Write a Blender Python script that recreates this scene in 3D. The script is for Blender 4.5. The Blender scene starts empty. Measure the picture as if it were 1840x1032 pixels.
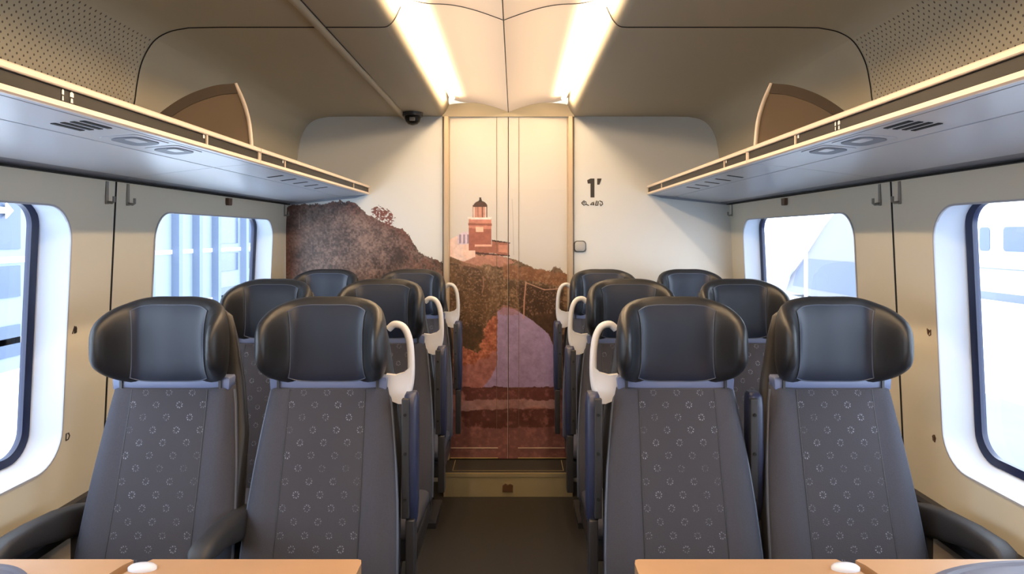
import bpy, bmesh, math, random
import numpy as np
from mathutils import Vector, Matrix

S = bpy.context.scene
COL = S.collection
R = math.radians
random.seed(4)

# ------------------------------------------------------------------ camera
F_PX = 1240.0
cam_d = bpy.data.cameras.new('camera')
cam_d.sensor_width = 36.0
cam_d.lens = 36.0 * F_PX / 1840.0
cam_d.shift_x = -5.0 / 1840.0
cam_d.shift_y = -92.0 / 1840.0
cam_d.clip_start = 0.05
cam_d.clip_end = 500
cam = bpy.data.objects.new('camera', cam_d)
cam.location = (0.04, 0.0, 1.53)
cam.rotation_euler = (R(90), 0, 0)
COL.objects.link(cam)
S.camera = cam

# ------------------------------------------------------------------ world, exposure
W = bpy.data.worlds.new('overcast_sky')
S.world = W
W.use_nodes = True
wn = W.node_tree
wn.nodes.clear()
wo = wn.nodes.new('ShaderNodeOutputWorld')
bg = wn.nodes.new('ShaderNodeBackground')
bg.inputs[0].default_value = (0.76, 0.86, 1.0, 1)
bg.inputs[1].default_value = 7.0
wn.links.new(bg.outputs[0], wo.inputs[0])
S.view_settings.view_transform = 'Standard'
S.view_settings.look = 'None'
S.view_settings.exposure = 0.0
S.view_settings.gamma = 1.0
S.view_settings.use_curve_mapping = False
LAMP = 64.0
LAMP_COL = (1.0, 0.74, 0.46, 1)
S.cycles.use_denoising = True
S.cycles.max_bounces = 10
S.cycles.diffuse_bounces = 6
S.cycles.transparent_max_bounces = 12
S.cycles.sample_clamp_indirect = 8.0

# ------------------------------------------------------------------ materials
def lin(c):
    return tuple(((v / 255) / 12.92 if v / 255 <= 0.04045 else ((v / 255 + 0.055) / 1.055) ** 2.4) for v in c)

def mat(name, col, rough=0.5, metal=0.0, spec=0.5, bump=None, var=0.0, coat=0.0, vscale=8.0):
    """procedural principled material, col is an sRGB 0..255 albedo"""
    m = bpy.data.materials.new(name)
    m.use_nodes = True
    nt = m.node_tree
    p = nt.nodes['Principled BSDF']
    c = lin(col)
    p.inputs['Base Color'].default_value = (*c, 1)
    p.inputs['Roughness'].default_value = rough
    p.inputs['Metallic'].default_value = metal
    p.inputs['Specular IOR Level'].default_value = spec
    p.inputs['Coat Weight'].default_value = coat
    tc = nt.nodes.new('ShaderNodeTexCoord')
    if var:
        n = nt.nodes.new('ShaderNodeTexNoise')
        n.inputs['Scale'].default_value = vscale
        n.inputs['Detail'].default_value = 4
        nt.links.new(tc.outputs['Object'], n.inputs['Vector'])
        mx = nt.nodes.new('ShaderNodeMix')
        mx.data_type = 'RGBA'
        mx.inputs['A'].default_value = (*[v * (1 - var) for v in c], 1)
        mx.inputs['B'].default_value = (*[min(1, v * (1 + var)) for v in c], 1)
        nt.links.new(n.outputs['Fac'], mx.inputs['Factor'])
        nt.links.new(mx.outputs['Result'], p.inputs['Base Color'])
    if bump:
        sc, st = bump
        n = nt.nodes.new('ShaderNodeTexNoise')
        n.inputs['Scale'].default_value = sc
        n.inputs['Detail'].default_value = 3
        nt.links.new(tc.outputs['Object'], n.inputs['Vector'])
        b = nt.nodes.new('ShaderNodeBump')
        b.inputs['Strength'].default_value = st
        b.inputs['Distance'].default_value = 0.002
        nt.links.new(n.outputs['Fac'], b.inputs['Height'])
        nt.links.new(b.outputs['Normal'], p.inputs['Normal'])
    return m

class NG:
    """tiny helper for math node graphs"""
    def __init__(s, nt): s.nt = nt
    def m(s, op, a, b=None, c=None):
        n = s.nt.nodes.new('ShaderNodeMath'); n.operation = op
        for i, v in enumerate((a, b, c)):
            if v is None: continue
            if isinstance(v, (int, float)): n.inputs[i].default_value = v
            else: s.nt.links.new(v, n.inputs[i])
        return n.outputs[0]

M = {}
M['ceiling'] = mat('ceiling_laminate', (165, 154, 131), 0.55, bump=(300, .1))
M['wall_side'] = mat('side_wall_laminate', (210, 204, 186), 0.5, bump=(200, .05))
M['wall_low'] = mat('low_wall_carpet', (176, 162, 146), 0.9, bump=(400, .5))
M['wall_end'] = mat('end_wall_laminate', (212, 212, 208), 0.45)
M['door_lam'] = mat('door_laminate', (200, 195, 187), 0.45)
M['wall_back'] = mat('rear_wall_laminate', (120, 115, 105), 0.6)
M['floor'] = mat('floor_carpet', (40, 34, 26), 0.95, bump=(600, .7), var=.15, vscale=60)
M['reveal'] = mat('window_reveal_plastic', (205, 215, 232), 0.35)
M['hookgrey'] = mat('hook_grey', (128, 126, 120), 0.4)
M['rim'] = mat('window_rim_plastic', (170, 172, 180), 0.4)
M['gasket'] = mat('rubber_gasket', (14, 22, 58), 0.35)
M['black'] = mat('black_gap', (10, 10, 10), 0.8)
M['seamdark'] = mat('seam_shadow_gap', (36, 30, 26), 0.8)
M['rack'] = mat('rack_laminate', (186, 190, 198), 0.32)
M['rack_edge'] = mat('rack_edge_grey', (128, 132, 142), 0.4)
M['rail'] = mat('rail_cream', (226, 206, 184), 0.35)
M['smoked'] = mat('smoked_glass_strip', (14, 12, 11), 0.38, spec=0.25)
M['slot'] = mat('slot_black', (6, 6, 6), 0.8)
M['lens'] = mat('reading_lamp_lens', (112, 120, 134), 0.5)
M['divider'] = mat('divider_frosted', (150, 128, 104), 0.4)
M['divider_band'] = mat('divider_band_taupe', (112, 96, 80), 0.5)
M['arch'] = mat('lit_diffuser_cover', (208, 192, 176), 0.6)
M['arch'].node_tree.nodes['Principled BSDF'].inputs['Emission Color'].default_value = (1.0, .76, .56, 1)
M['arch'].node_tree.nodes['Principled BSDF'].inputs['Emission Strength'].default_value = .22
M['alu'] = mat('door_frame_tan_metal', (196, 176, 150), 0.3, metal=0.3)
M['steel'] = mat('brushed_steel', (196, 184, 150), 0.4, metal=0.6, bump=(150, .15), var=.1)
M['brass'] = mat('gold_edge', (205, 185, 130), 0.35, metal=0.5)
M['mat_rubber'] = mat('rubber_mat', (44, 38, 32), 0.8, bump=(300, .5))
M['brown'] = mat('brown_plastic', (88, 62, 42), 0.45)
M['leather'] = mat('black_leather', (27, 28, 32), 0.45, spec=0.55, bump=(55, .35))
M['leather_face'] = mat('leather_face', (26, 34, 52), 0.42, spec=0.5, bump=(9, .6))
M['shell'] = mat('seat_shell_plastic', (46, 46, 50), 0.4)
M['piping'] = mat('seat_piping', (74, 82, 100), 0.4)
M['bracket'] = mat('headrest_bracket_blue_grey', (100, 112, 146), 0.35)
M['fabric'] = mat('seat_fabric', (67, 68, 77), 0.9, spec=.2, bump=(700, .5), var=.12, vscale=250)
M['cushion_side'] = mat('seat_side_grey', (92, 90, 92), 0.7)
M['armpad'] = mat('armrest_black_pad', (40, 40, 44), 0.55, bump=(300, .2))
M['armblue'] = mat('armrest_blue_plastic', (42, 48, 74), 0.4)
M['handle'] = mat('handle_white_plastic', (206, 207, 212), 0.35)
M['wood'] = mat('table_beech_laminate', (168, 134, 102), 0.4, var=.05, vscale=20)
M['table_edge'] = mat('table_edge_brown', (150, 96, 58), 0.5)
M['grey_metal'] = mat('grey_metal', (170, 172, 178), 0.3, metal=0.7)
M['hinge'] = mat('hinge_light_plastic', (205, 208, 218), 0.25)
M['tray'] = mat('dark_tray', (70, 66, 78), 0.5)
M['ink'] = mat('sign_ink', (52, 44, 38), 0.6)
M['button'] = mat('button_grey', (168, 166, 162), 0.4, bump=(250, .6))
M['button_rim'] = mat('button_rim', (96, 94, 92), 0.35, metal=.4)
M['white'] = mat('white_print', (235, 232, 228), 0.5)
M['snow'] = mat('pale_ground', (226, 230, 236), 0.9, var=.04, vscale=.5)
M['track'] = mat('wet_pavement', (100, 105, 113), 0.6, var=.2, vscale=1.2)
M['facade'] = mat('facade_pale', (132, 142, 152), 0.7)
M['facade_col'] = mat('facade_column', (104, 116, 138), 0.6)
M['facade_win'] = mat('facade_window', (80, 92, 116), 0.2)
M['train_white'] = mat('train_white', (232, 236, 242), 0.4)
M['train_grey'] = mat('train_skirt', (110, 116, 130), 0.5)
M['loco'] = mat('loco_blue', (84, 93, 116), 0.4)
M['loco_top'] = mat('loco_pale', (124, 122, 130), 0.4)

def make_glass():
    m = bpy.data.materials.new('window_glass'); m.use_nodes = True
    nt = m.node_tree; nt.nodes.clear()
    o = nt.nodes.new('ShaderNodeOutputMaterial'); t = nt.nodes.new('ShaderNodeBsdfTransparent')
    g = nt.nodes.new('ShaderNodeBsdfGlossy'); x = nt.nodes.new('ShaderNodeMixShader')
    fr = nt.nodes.new('ShaderNodeFresnel'); fr.inputs[0].default_value = 1.3
    t.inputs[0].default_value = (.93, .97, .98, 1); g.inputs['Roughness'].default_value = 0.0
    nt.links.new(fr.outputs[0], x.inputs[0]); nt.links.new(t.outputs[0], x.inputs[1])
    nt.links.new(g.outputs[0], x.inputs[2]); nt.links.new(x.outputs[0], o.inputs[0])
    return m
M['glass'] = make_glass()

def make_emit(name, col, st):
    m = bpy.data.materials.new(name); m.use_nodes = True
    p = m.node_tree.nodes['Principled BSDF']
    p.inputs['Base Color'].default_value = (.9, .9, .9, 1)
    p.inputs['Emission Color'].default_value = col
    p.inputs['Emission Strength'].default_value = st
    return m
M['lamp'] = make_emit('fluorescent_tube', LAMP_COL, LAMP)

def make_perforated():
    m = mat('perforated_side_panel', (165, 154, 131), 0.6)
    nt = m.node_tree; g = NG(nt); p = nt.nodes['Principled BSDF']
    tc = nt.nodes.new('ShaderNodeTexCoord'); sp = nt.nodes.new('ShaderNodeSeparateXYZ')
    nt.links.new(tc.outputs['Object'], sp.inputs[0])
    y, z = sp.outputs[1], sp.outputs[2]
    def lat(oy, oz):
        a = g.m('SUBTRACT', g.m('FLOORED_MODULO', g.m('ADD', y, oy), .026), .013)
        b = g.m('SUBTRACT', g.m('FLOORED_MODULO', g.m('ADD', z, oz), .026), .013)
        return g.m('SQRT', g.m('ADD', g.m('MULTIPLY', a, a), g.m('MULTIPLY', b, b)))
    d = g.m('MINIMUM', lat(10.0, 10.0), lat(10.013, 10.013))
    dot = g.m('LESS_THAN', d, .0032)
    near = g.m('LESS_THAN', y, 2.44)
    fac = g.m('MULTIPLY', g.m('MULTIPLY', dot, near), g.m('GREATER_THAN', z, 1.86))
    mx = nt.nodes.new('ShaderNodeMix'); mx.data_type = 'RGBA'
    mx.inputs['A'].default_value = (*lin((165, 154, 131)), 1)
    mx.inputs['B'].default_value = (*lin((74, 62, 50)), 1)
    nt.links.new(fac, mx.inputs['Factor']); nt.links.new(mx.outputs['Result'], p.inputs['Base Color'])
    return m
M['perforated'] = make_perforated()

def make_flower():
    base, dotc = lin((64, 64, 71)), lin((136, 140, 152))
    m = mat('flower_fabric', (62, 62, 71), 0.9, spec=.2)
    nt = m.node_tree; g = NG(nt); p = nt.nodes['Principled BSDF']
    tc = nt.nodes.new('ShaderNodeTexCoord'); sp = nt.nodes.new('ShaderNodeSeparateXYZ')
    nt.links.new(tc.outputs['Object'], sp.inputs[0])
    nz = nt.nodes.new('ShaderNodeTexNoise'); nz.inputs['Scale'].default_value = 420
    nt.links.new(tc.outputs['Object'], nz.inputs['Vector'])
    nb = nt.nodes.new('ShaderNodeTexNoise'); nb.inputs['Scale'].default_value = 9
    nt.links.new(tc.outputs['Object'], nb.inputs['Vector'])
    x, z = sp.outputs[0], sp.outputs[2]
    def lat(ox, oz):
        a = g.m('SUBTRACT', g.m('FLOORED_MODULO', g.m('ADD', x, ox), .072), .036)
        b = g.m('SUBTRACT', g.m('FLOORED_MODULO', g.m('ADD', z, oz), .072), .036)
        r = g.m('SQRT', g.m('ADD', g.m('MULTIPLY', a, a), g.m('MULTIPLY', b, b)))
        th = g.m('ARCTAN2', b, a)
        pet = g.m('GREATER_THAN', g.m('SINE', g.m('MULTIPLY', th, 8.0)), -.1)
        ring = g.m('LESS_THAN', g.m('ABSOLUTE', g.m('SUBTRACT', r, .0082)), .0022)
        return g.m('MULTIPLY', ring, pet)
    f = g.m('MAXIMUM', lat(7.236, 7.2), lat(7.2, 7.236))
    f = g.m('MULTIPLY', f, g.m('GREATER_THAN', nz.outputs['Fac'], .5))
    f = g.m('MULTIPLY', f, g.m('ADD', g.m('MULTIPLY', g.m('SUBTRACT', nb.outputs['Fac'], .35), 2.4), .25))
    f = g.m('MINIMUM', g.m('MAXIMUM', f, 0), 1)
    n2 = nt.nodes.new('ShaderNodeTexNoise'); n2.inputs['Scale'].default_value = 300
    nt.links.new(tc.outputs['Object'], n2.inputs['Vector'])
    b = nt.nodes.new('ShaderNodeBump'); b.inputs['Strength'].default_value = .4; b.inputs['Distance'].default_value = .002
    nt.links.new(n2.outputs['Fac'], b.inputs['Height']); nt.links.new(b.outputs['Normal'], p.inputs['Normal'])
    mx = nt.nodes.new('ShaderNodeMix'); mx.data_type = 'RGBA'
    mx.inputs['A'].default_value = (*base, 1); mx.inputs['B'].default_value = (*dotc, 1)
    nt.links.new(f, mx.inputs['Factor']); nt.links.new(mx.outputs['Result'], p.inputs['Base Color'])
    return m
M['flower'] = make_flower()

def make_mural_mat():
    m = mat('mural_print', (200, 200, 200), 0.42)
    nt = m.node_tree; a = nt.nodes.new('ShaderNodeAttribute'); a.attribute_name = 'print'
    nt.links.new(a.outputs['Color'], nt.nodes['Principled BSDF'].inputs['Base Color'])
    return m
M['mural'] = make_mural_mat()

# ------------------------------------------------------------------ mesh helpers
class MB:
    def __init__(s): s.v = []; s.f = []
    def add(s, v, f):
        o = len(s.v); s.v += [tuple(p) for p in v]; s.f += [tuple(i + o for i in q) for q in f]; return s
    def box(s, x0, x1, y0, y1, z0, z1, c=0.0):
        x0, x1 = sorted((x0, x1)); y0, y1 = sorted((y0, y1)); z0, z1 = sorted((z0, z1))
        if c <= 0:
            v = [(x, y, z) for z in (z0, z1) for y in (y0, y1) for x in (x0, x1)]
            return s.add(v, [(0, 2, 3, 1), (4, 5, 7, 6), (0, 1, 5, 4), (2, 6, 7, 3), (0, 4, 6, 2), (1, 3, 7, 5)])
        bm = bmesh.new()
        r = bmesh.ops.create_cube(bm, size=1)
        for q in bm.verts:
            q.co = Vector((x0 + (q.co.x + .5) * (x1 - x0), y0 + (q.co.y + .5) * (y1 - y0), z0 + (q.co.z + .5) * (z1 - z0)))
        bmesh.ops.bevel(bm, geom=list(bm.edges), offset=c, segments=3, profile=.6, affect='EDGES')
        bm.verts.index_update()
        s.add([q.co[:] for q in bm.verts], [[q.index for q in f.verts] for f in bm.faces]); bm.free()
        return s
    def loft(s, rings, close=True, caps=True):
        n = len(rings[0]); v = [p for r in rings for p in r]; f = []
        for i in range(len(rings) - 1):
            for j in range(n if close else n - 1):
                k = (j + 1) % n
                f.append((i * n + j, i * n + k, (i + 1) * n + k, (i + 1) * n + j))
        if caps and close:
            f.append(tuple(range(n))[::-1]); f.append(tuple((len(rings) - 1) * n + j for j in range(n)))
        return s.add(v, f)
    def prism(s, prof, y0, y1):
        """closed (x,z) profile extruded along y"""
        return s.loft([[(x, y0, z) for x, z in prof], [(x, y1, z) for x, z in prof]])
    def sheet(s, prof, y0, y1, n=1):
        return s.loft([[(x, y0 + (y1 - y0) * i / n, z) for x, z in prof] for i in range(n + 1)], close=False)
    def tube(s, pts, r, n=10, flat=None):
        pts = [Vector(p) for p in pts]; rr = r if isinstance(r, (list, tuple)) else [r] * len(pts)
        t0 = (pts[1] - pts[0]).normalized()
        up = Vector((0, 0, 1)) if abs(t0.z) < .9 else Vector((0, 1, 0))
        a = t0.cross(up).normalized(); rings = []
        for i, p in enumerate(pts):
            t = (pts[min(i + 1, len(pts) - 1)] - pts[max(i - 1, 0)]).normalized()
            a = (a - t * a.dot(t)).normalized(); b = t.cross(a)
            rings.append([p + (a * math.cos(2 * math.pi * k / n) * (flat or 1) + b * math.sin(2 * math.pi * k / n)) * rr[i] for k in range(n)])
        return s.loft(rings)
    def poly(s, pts, y, th):
        """(x,z) outline facing -y, from y back to y+th"""
        return s.loft([[(x, y, z) for x, z in pts], [(x, y + th, z) for x, z in pts]])
    def polyx(s, pts, x, th):
        """(y,z) outline in a plane of constant x"""
        return s.loft([[(x, a, z) for a, z in pts], [(x + th, a, z) for a, z in pts]])
    def build(s, name, m, parent=None, smooth=True, ang=38):
        me = bpy.data.meshes.new(name); me.from_pydata(s.v, [], s.f); me.validate()
        bm = bmesh.new(); bm.from_mesh(me); bmesh.ops.remove_doubles(bm, verts=bm.verts, dist=1e-6)
        bmesh.ops.recalc_face_normals(bm, faces=bm.faces); bm.to_mesh(me); bm.free()
        if smooth:
            me.polygons.foreach_set('use_smooth', [True] * len(me.polygons)); me.set_sharp_from_angle(angle=R(ang))
        me.materials.append(M[m] if isinstance(m, str) else m)
        o = bpy.data.objects.new(name, me); COL.objects.link(o)
        if parent is not None: o.parent = parent
        return o

def tag(o, label=None, cat=None, group=None, kind=None):
    if label: o['label'] = label
    if cat: o['category'] = cat
    if group: o['group'] = group
    if kind: o['kind'] = kind
    return o
def struct(o): o['kind'] = 'structure'; return o
def thing(name, label, cat, loc=(0, 0, 0), group=None):
    o = bpy.data.objects.new(name, None); o.empty_display_size = .05; COL.objects.link(o); o.location = loc
    return tag(o, label, cat, group)
def catmull(P, n=6):
    P = [np.array(p, float) for p in P]; Q = [2 * P[0] - P[1]] + P + [2 * P[-1] - P[-2]]; out = []
    for i in range(1, len(Q) - 2):
        for k in range(n):
            t = k / n; a, b, c, d = Q[i - 1], Q[i], Q[i + 1], Q[i + 2]
            out.append(.5 * (2 * b + (c - a) * t + (2 * a - 5 * b + 4 * c - d) * t * t + (3 * b - a - 3 * c + d) * t ** 3))
    out.append(P[-1]); return out
def rrect(y0, y1, z0, z1, r, n=8):
    out = []
    for cy, cz, a in ((y1 - r, z1 - r, 0), (y0 + r, z1 - r, 90), (y0 + r, z0 + r, 180), (y1 - r, z0 + r, 270)):
        for k in range(n + 1):
            t = R(a + 90 * k / n); out.append((cy + r * math.cos(t), cz + r * math.sin(t)))
    return out
def at(px, py, Y):
    """photo pixel at depth Y -> world x, z (measuring aid for things standing at depth Y)"""
    return (.04 + (px - 925) * Y / F_PX, 1.53 - (py - 424) * Y / F_PX)

YE = 4.29            # end wall
YB = -1.75           # wall behind the camera
YS = 2.45            # panel joint
ZC = 2.272           # flat ceiling
def wx(z): return 1.375 + .047 * (1.725 - z)

# ------------------------------------------------------------------ floor
struct(MB().box(-1.5, 1.5, YB, YE + .1, -.04, 0).build('floor', 'floor', smooth=False))

# ------------------------------------------------------------------ side walls with windows
WIN = [(-2.79 + 1.84, -1.47 + 1.84), (.89, 2.21), (2.73, 4.05)]
ZW0, ZW1 = .80, 1.622
wno = 0
for side, s in (('left', -1), ('right', 1)):
    bm = bmesh.new()
    def loop(pts):
        vs = [bm.verts.new((s * wx(z), y, z)) for y, z in pts]
        for i in range(len(vs)): bm.edges.new((vs[i], vs[(i + 1) % len(vs)]))
    loop([(YB, .64), (YE, .64), (YE, 1.7235), (YB, 1.7235)])
    for y0, y1 in WIN: loop(rrect(y0, y1, ZW0, ZW1, .11))
    bmesh.ops.triangle_fill(bm, use_beauty=True, edges=bm.edges[:], normal=(s, 0, 0))
    me = bpy.data.meshes.new('wall_' + side); bm.to_mesh(me); bm.free(); me.materials.append(M['wall_side'])
    wall = bpy.data.objects.new('wall_' + side, me); COL.objects.link(wall); struct(wall)
    # carpeted lower wall under the ledge
    MB().box(s * 1.355, s * 1.376, YB, YE, 1.7225, 1.7275).build('ledge_gap', 'black', wall, smooth=False)
    MB().box(s * 1.426, s * 1.46, YB, YE, 0, .64).build('lower_wall', 'wall_low', wall, smooth=False)
    for yj in (YS, YS - 1.84):
        MB().loft([[(s * (wx(z) + .002), yj + a, z) for a in (-.0045, .0045)] + [(s * (wx(z) - .0015), yj + a, z) for a in (.0045, -.0045)] for z in (.645, 1.722)]).build('panel_joint', 'black', wall, smooth=False)
    # heater ledge below the windows: rounded dark channel
    pr = [(s * 1.43, .655), (s * 1.405, .652), (s * 1.398, .640), (s * 1.402, .622), (s * 1.378, .615), (s * 1.368, .600), (s * 1.372, .572), (s * 1.395, .560), (s * 1.43, .560)]
    struct(MB().prism(pr, YB + .01, YE - .005).build('trim_%d' % (1 if s < 0 else 2), 'shell'))
    struct(MB().box(s * 1.424, s * 1.40, YB + .01, YE - .01, 0.001, .09, .004).build('baseboard_' + side, 'shell'))
    for y0, y1 in WIN:
        wno += 1
        a = rrect(y0, y1, ZW0, ZW1, .11); b = rrect(y0 + .03, y1 - .03, ZW0 + .03, ZW1 + .022, .085)
        GX = 1.49
        gx = lambda z: GX + .047 * (1.25 - z)
        ring = lambda P, f: [(s * f(z), y, z) for y, z in P]
        mid = [((p[0] * .5 + q[0] * .5), (p[1] * .5 + q[1] * .5)) for p, q in zip(a, b)]
        w = MB().loft([ring(a, lambda z: wx(z)), ring([(p[0] * .92 + q[0] * .08, p[1] * .92 + q[1] * .08) for p, q in zip(a, b)], lambda z: wx(z) + .010),
                       ring(mid, lambda z: wx(z) + .06), ring(b, gx)], caps=False).build('window_%d' % wno, 'reveal', ang=70)
        struct(w)
        out = rrect(y0 - .006, y1 + .006, ZW0 - .006, ZW1 + .006, .115)
        MB().loft([ring(out, lambda z: wx(z) - .0005), ring(out, lambda z: wx(z) - .004), ring(a, lambda z: wx(z) - .004), ring(a, lambda z: wx(z) + .002)], caps=False).build('window_rim', 'rim', w)
        c = rrect(y0 + .052, y1 - .052, ZW0 + .052, ZW1 + .008, .07)
        b2 = rrect(y0 + .029, y1 - .029, ZW0 + .029, ZW1 + .023, .085)
        MB().loft([ring(b2, lambda z: gx(z) + .012), ring(b2, lambda z: gx(z) - .012), ring(c, lambda z: gx(z) - .005), ring(c, lambda z: gx(z) + .012)], caps=False).build('gasket', 'gasket', w)
        MB().add([(s * gx(z), y, z) for y, z in rrect(y0 + .04, y1 - .04, ZW0 + .04, ZW1 + .016, .08)], [tuple(range(36))]).build('pane', 'glass', w, smooth=False)
        # outer body skin around the opening keeps the wall cavity dark
        d = rrect(y0 + .02, y1 - .02, ZW0 + .02, ZW1 - .012, .09)
        MB().loft([ring(b2, lambda z: gx(z) + .010), ring(rrect(y0 - .25, y1 + .25, ZW0 - .3, ZW1 + .16, .02), lambda z: gx(z) + .014)], caps=False).build('outer_skin', 'train_grey', w, smooth=False)

# ------------------------------------------------------------------ ceiling
half = catmull([(1.377, 1.722), (1.358, 1.83), (1.315, 1.99), (1.303, 2.07), (1.285, 2.15), (1.245, 2.22), (1.19, 2.255), (1.12, 2.27)], 5) \
     + [(1.0, ZC), (.75, ZC), (.5, ZC)] + catmull([(.44, ZC), (.412, 2.276), (.388, 2.30), (.366, 2.345)], 4)
half = [(float(a[0]), float(a[1])) for a in half]
split = 26
def sm(P, s): return [(s * x, z) for x, z in P]
ceiling = struct(MB().sheet(sm(half[split:], -1), YB, YE, 4).sheet(sm(half[split:], 1), YB, YE, 4).build('ceiling', 'ceiling', ang=60))
for s in (-1, 1):
    MB().sheet(sm(half[:split + 1], s), YB, YE, 4).build('perforated_panel', 'perforated', ceiling, ang=60)
def arch(x):
    u = abs(x) / .366
    return 2.297 + .058 * math.sin(math.pi / 2 * min(u / .66, 1)) + (.030 * ((u - .66) / .34) ** 2 if u > .66 else 0)
def board(x):
    u = abs(x) / .366
    return 2.297 + .058 * math.sin(math.pi / 2 * min(u / .66, 1)) - (.012 * ((u - .66) / .34) ** 2 if u > .66 else 0)
AX = [-.366 + .732 * i / 48 for i in range(49)]
for s in (-1, 1):    # joint that crosses the ceiling
    pts = [(s * x * .9985, YS, z - .0012) for x, z in half[6:]]
    MB().tube(pts, .0022, 6).build('panel_joint', 'seamdark', ceiling)
# conduit strip, left only
o = MB().tube([(-.655, YB + .01, ZC - .002), (-.645, YE - .01, ZC - .002)], .017, 14).build('cable_conduit', 'ceiling')
tag(o, 'long half-round beige conduit running along the ceiling left of the lights', 'conduit')
o2 = MB().box(-.634, -.630, YB + .01, YE - .01, ZC - .004, ZC + .002).build('edge_gap', 'seamdark', o, smooth=False)

# ceiling light: thing with white arched cove, seam and tubes
cl = thing('ceiling_light', 'long glowing cream ceiling light above the aisle with two arched covers', 'ceiling light', (0, 1.2, 2.3))
cl.location = (0, 0, 0)
MB().sheet([(x, arch(x)) for x in AX], YB, YE - .012, 2).build('arched_cover', 'arch', cl, ang=30)
MB().tube([(0, YB + .02, 2.2955), (0, YE - .02, 2.2955)], .0022, 6).build('centre_seam', 'black', cl)
MB().tube([(x, YS, arch(x) - .001) for x in AX if abs(x) < .36], .0018, 6).build('cross_seam', 'seamdark', cl)
for s in (-1, 1):
    for y0, y1 in ((YB + .05, YS - .03), (YS + .0, YE - .20)):
        MB().tube([(s * .330, y0, 2.348), (s * .330, y1, 2.348)], .014, 10).build('lamp_tube', 'lamp', cl)
    # outer lip that closes the gap between ceiling and cover
    MB().sheet([(s * .366, 2.344), (s * .370, 2.36), (s * .370, 2.388), (s * .362, 2.386)], YB, YE - .012).build('side_lip', 'ceiling', cl)

# ------------------------------------------------------------------ end wall, door, step
prof = [(x, z) for x, z in half]
wall_front = struct(MB().poly([(-x, z) for x, z in prof if x > .41] + [(-.404, ZC + .002), (-.404, 0), (-1.45, 0), (-1.45, .64)], YE, .05).build('wall_front', 'wall_end', smooth=False))
MB().poly([(x, z) for x, z in prof if x > .41] + [(.404, ZC + .002), (.404, 0), (1.45, 0), (1.45, .64)], YE, .05).build('right_panel', 'wall_end', wall_front, smooth=False)
# board closing the light cove: two arches on top
MB().poly([(x, board(x)) for x in AX] + [(.40, 2.30), (.412, ZC - .003), (-.412, ZC - .003), (-.40, 2.30)], YE - .016, .016).build('cove_end_board', 'ceiling', wall_front, smooth=False)
MB().box(-.404, .404, YE + .03, YE + .05, ZC - .004, 2.45).build('upper_wall', 'ceiling', wall_front, smooth=False)

door = struct(MB().box(-.365, -.0015, YE + .004, YE + .03, .143, ZC - .003, .002).build('door_1', 'door_lam'))
MB().box(.0015, .365, YE + .004, YE + .03, .143, ZC - .003, .002).build('door_leaf', 'door_lam', door)
MB().box(-.0016, .0016, YE + .002, YE + .02, .143, ZC - .003).build('door_seam', 'black', door, smooth=False)
for x in (-.072, .065):
    MB().box(x - .0012, x + .0012, YE + .0015, YE + .006, .30, ZC - .004).build('leaf_edge_line', 'divider_band', door, smooth=False)
for s in (-1, 1):
    pr = [(s * .366, YE - .012), (s * .374, YE - .022), (s * .396, YE - .022), (s * .404, YE - .012), (s * .404, YE + .03), (s * .366, YE + .03)]
    MB().loft([[(x, y, z) for x, y in pr] for z in (.14, ZC - .002)]).build('door_frame', 'alu', door)
    MB().box(s * .404, s * .407, YE - .014, YE, .14, ZC - .002).build('frame_gap', 'black', door, smooth=False)
for x0, x1 in ((-.36, -.065), (.06, .36)):
    MB().box(x0, x1, YE - .002, YE + .006, .145, .150).build('gold_edge', 'brass', door, smooth=False)
    MB().box(x0, x1, YE, YE + .005, .208, .212).build('kick_line', 'rail', door, smooth=False)

MB().box(-1.6, 1.6, YE + .06, YE + .08, -.04, 2.5).build('leak_backing', 'wall_back', wall_front, smooth=False)  # unseen backing panel, added to stop outside light leaking in around the door
YST = 4.04
st = struct(MB().box(-.377, .379, YST + .003, YE + .004, 0.001, .138, .002).build('trim_3', 'mat_rubber'))
MB().box(-.377, .379, YST, YST + .004, 0.001, .116).build('step_riser', 'steel', st, smooth=False)
MB().box(-.377, .379, YST - .003, YST + .012, .116, .1395, .0015).build('step_nosing', 'steel', st)
MB().box(-.377, .379, YST - .0035, YST + .004, .137, .1405).build('step_bright_edge', 'brass', st, smooth=False)
for a in ((-.33, .33, YST + .045, YST + .049), (-.33, -.326, YST + .045, YE - .01), (.326, .33, YST + .045, YE - .01)):
    MB().box(*a, .138, .1392).build('mat_outline', 'brass', st, smooth=False)
MB().poly([(-.032, .035), (.028, .035), (.03, .07), (.012, .078), (.0, .072), (-.015, .08), (-.031, .068)], YST - .012, .012).build('step_latch', 'brown', st)

struct(MB().box(-1.46, 1.46, YB - .05, YB, 0, 2.4).build('wall_back', 'wall_back', smooth=False))

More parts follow.
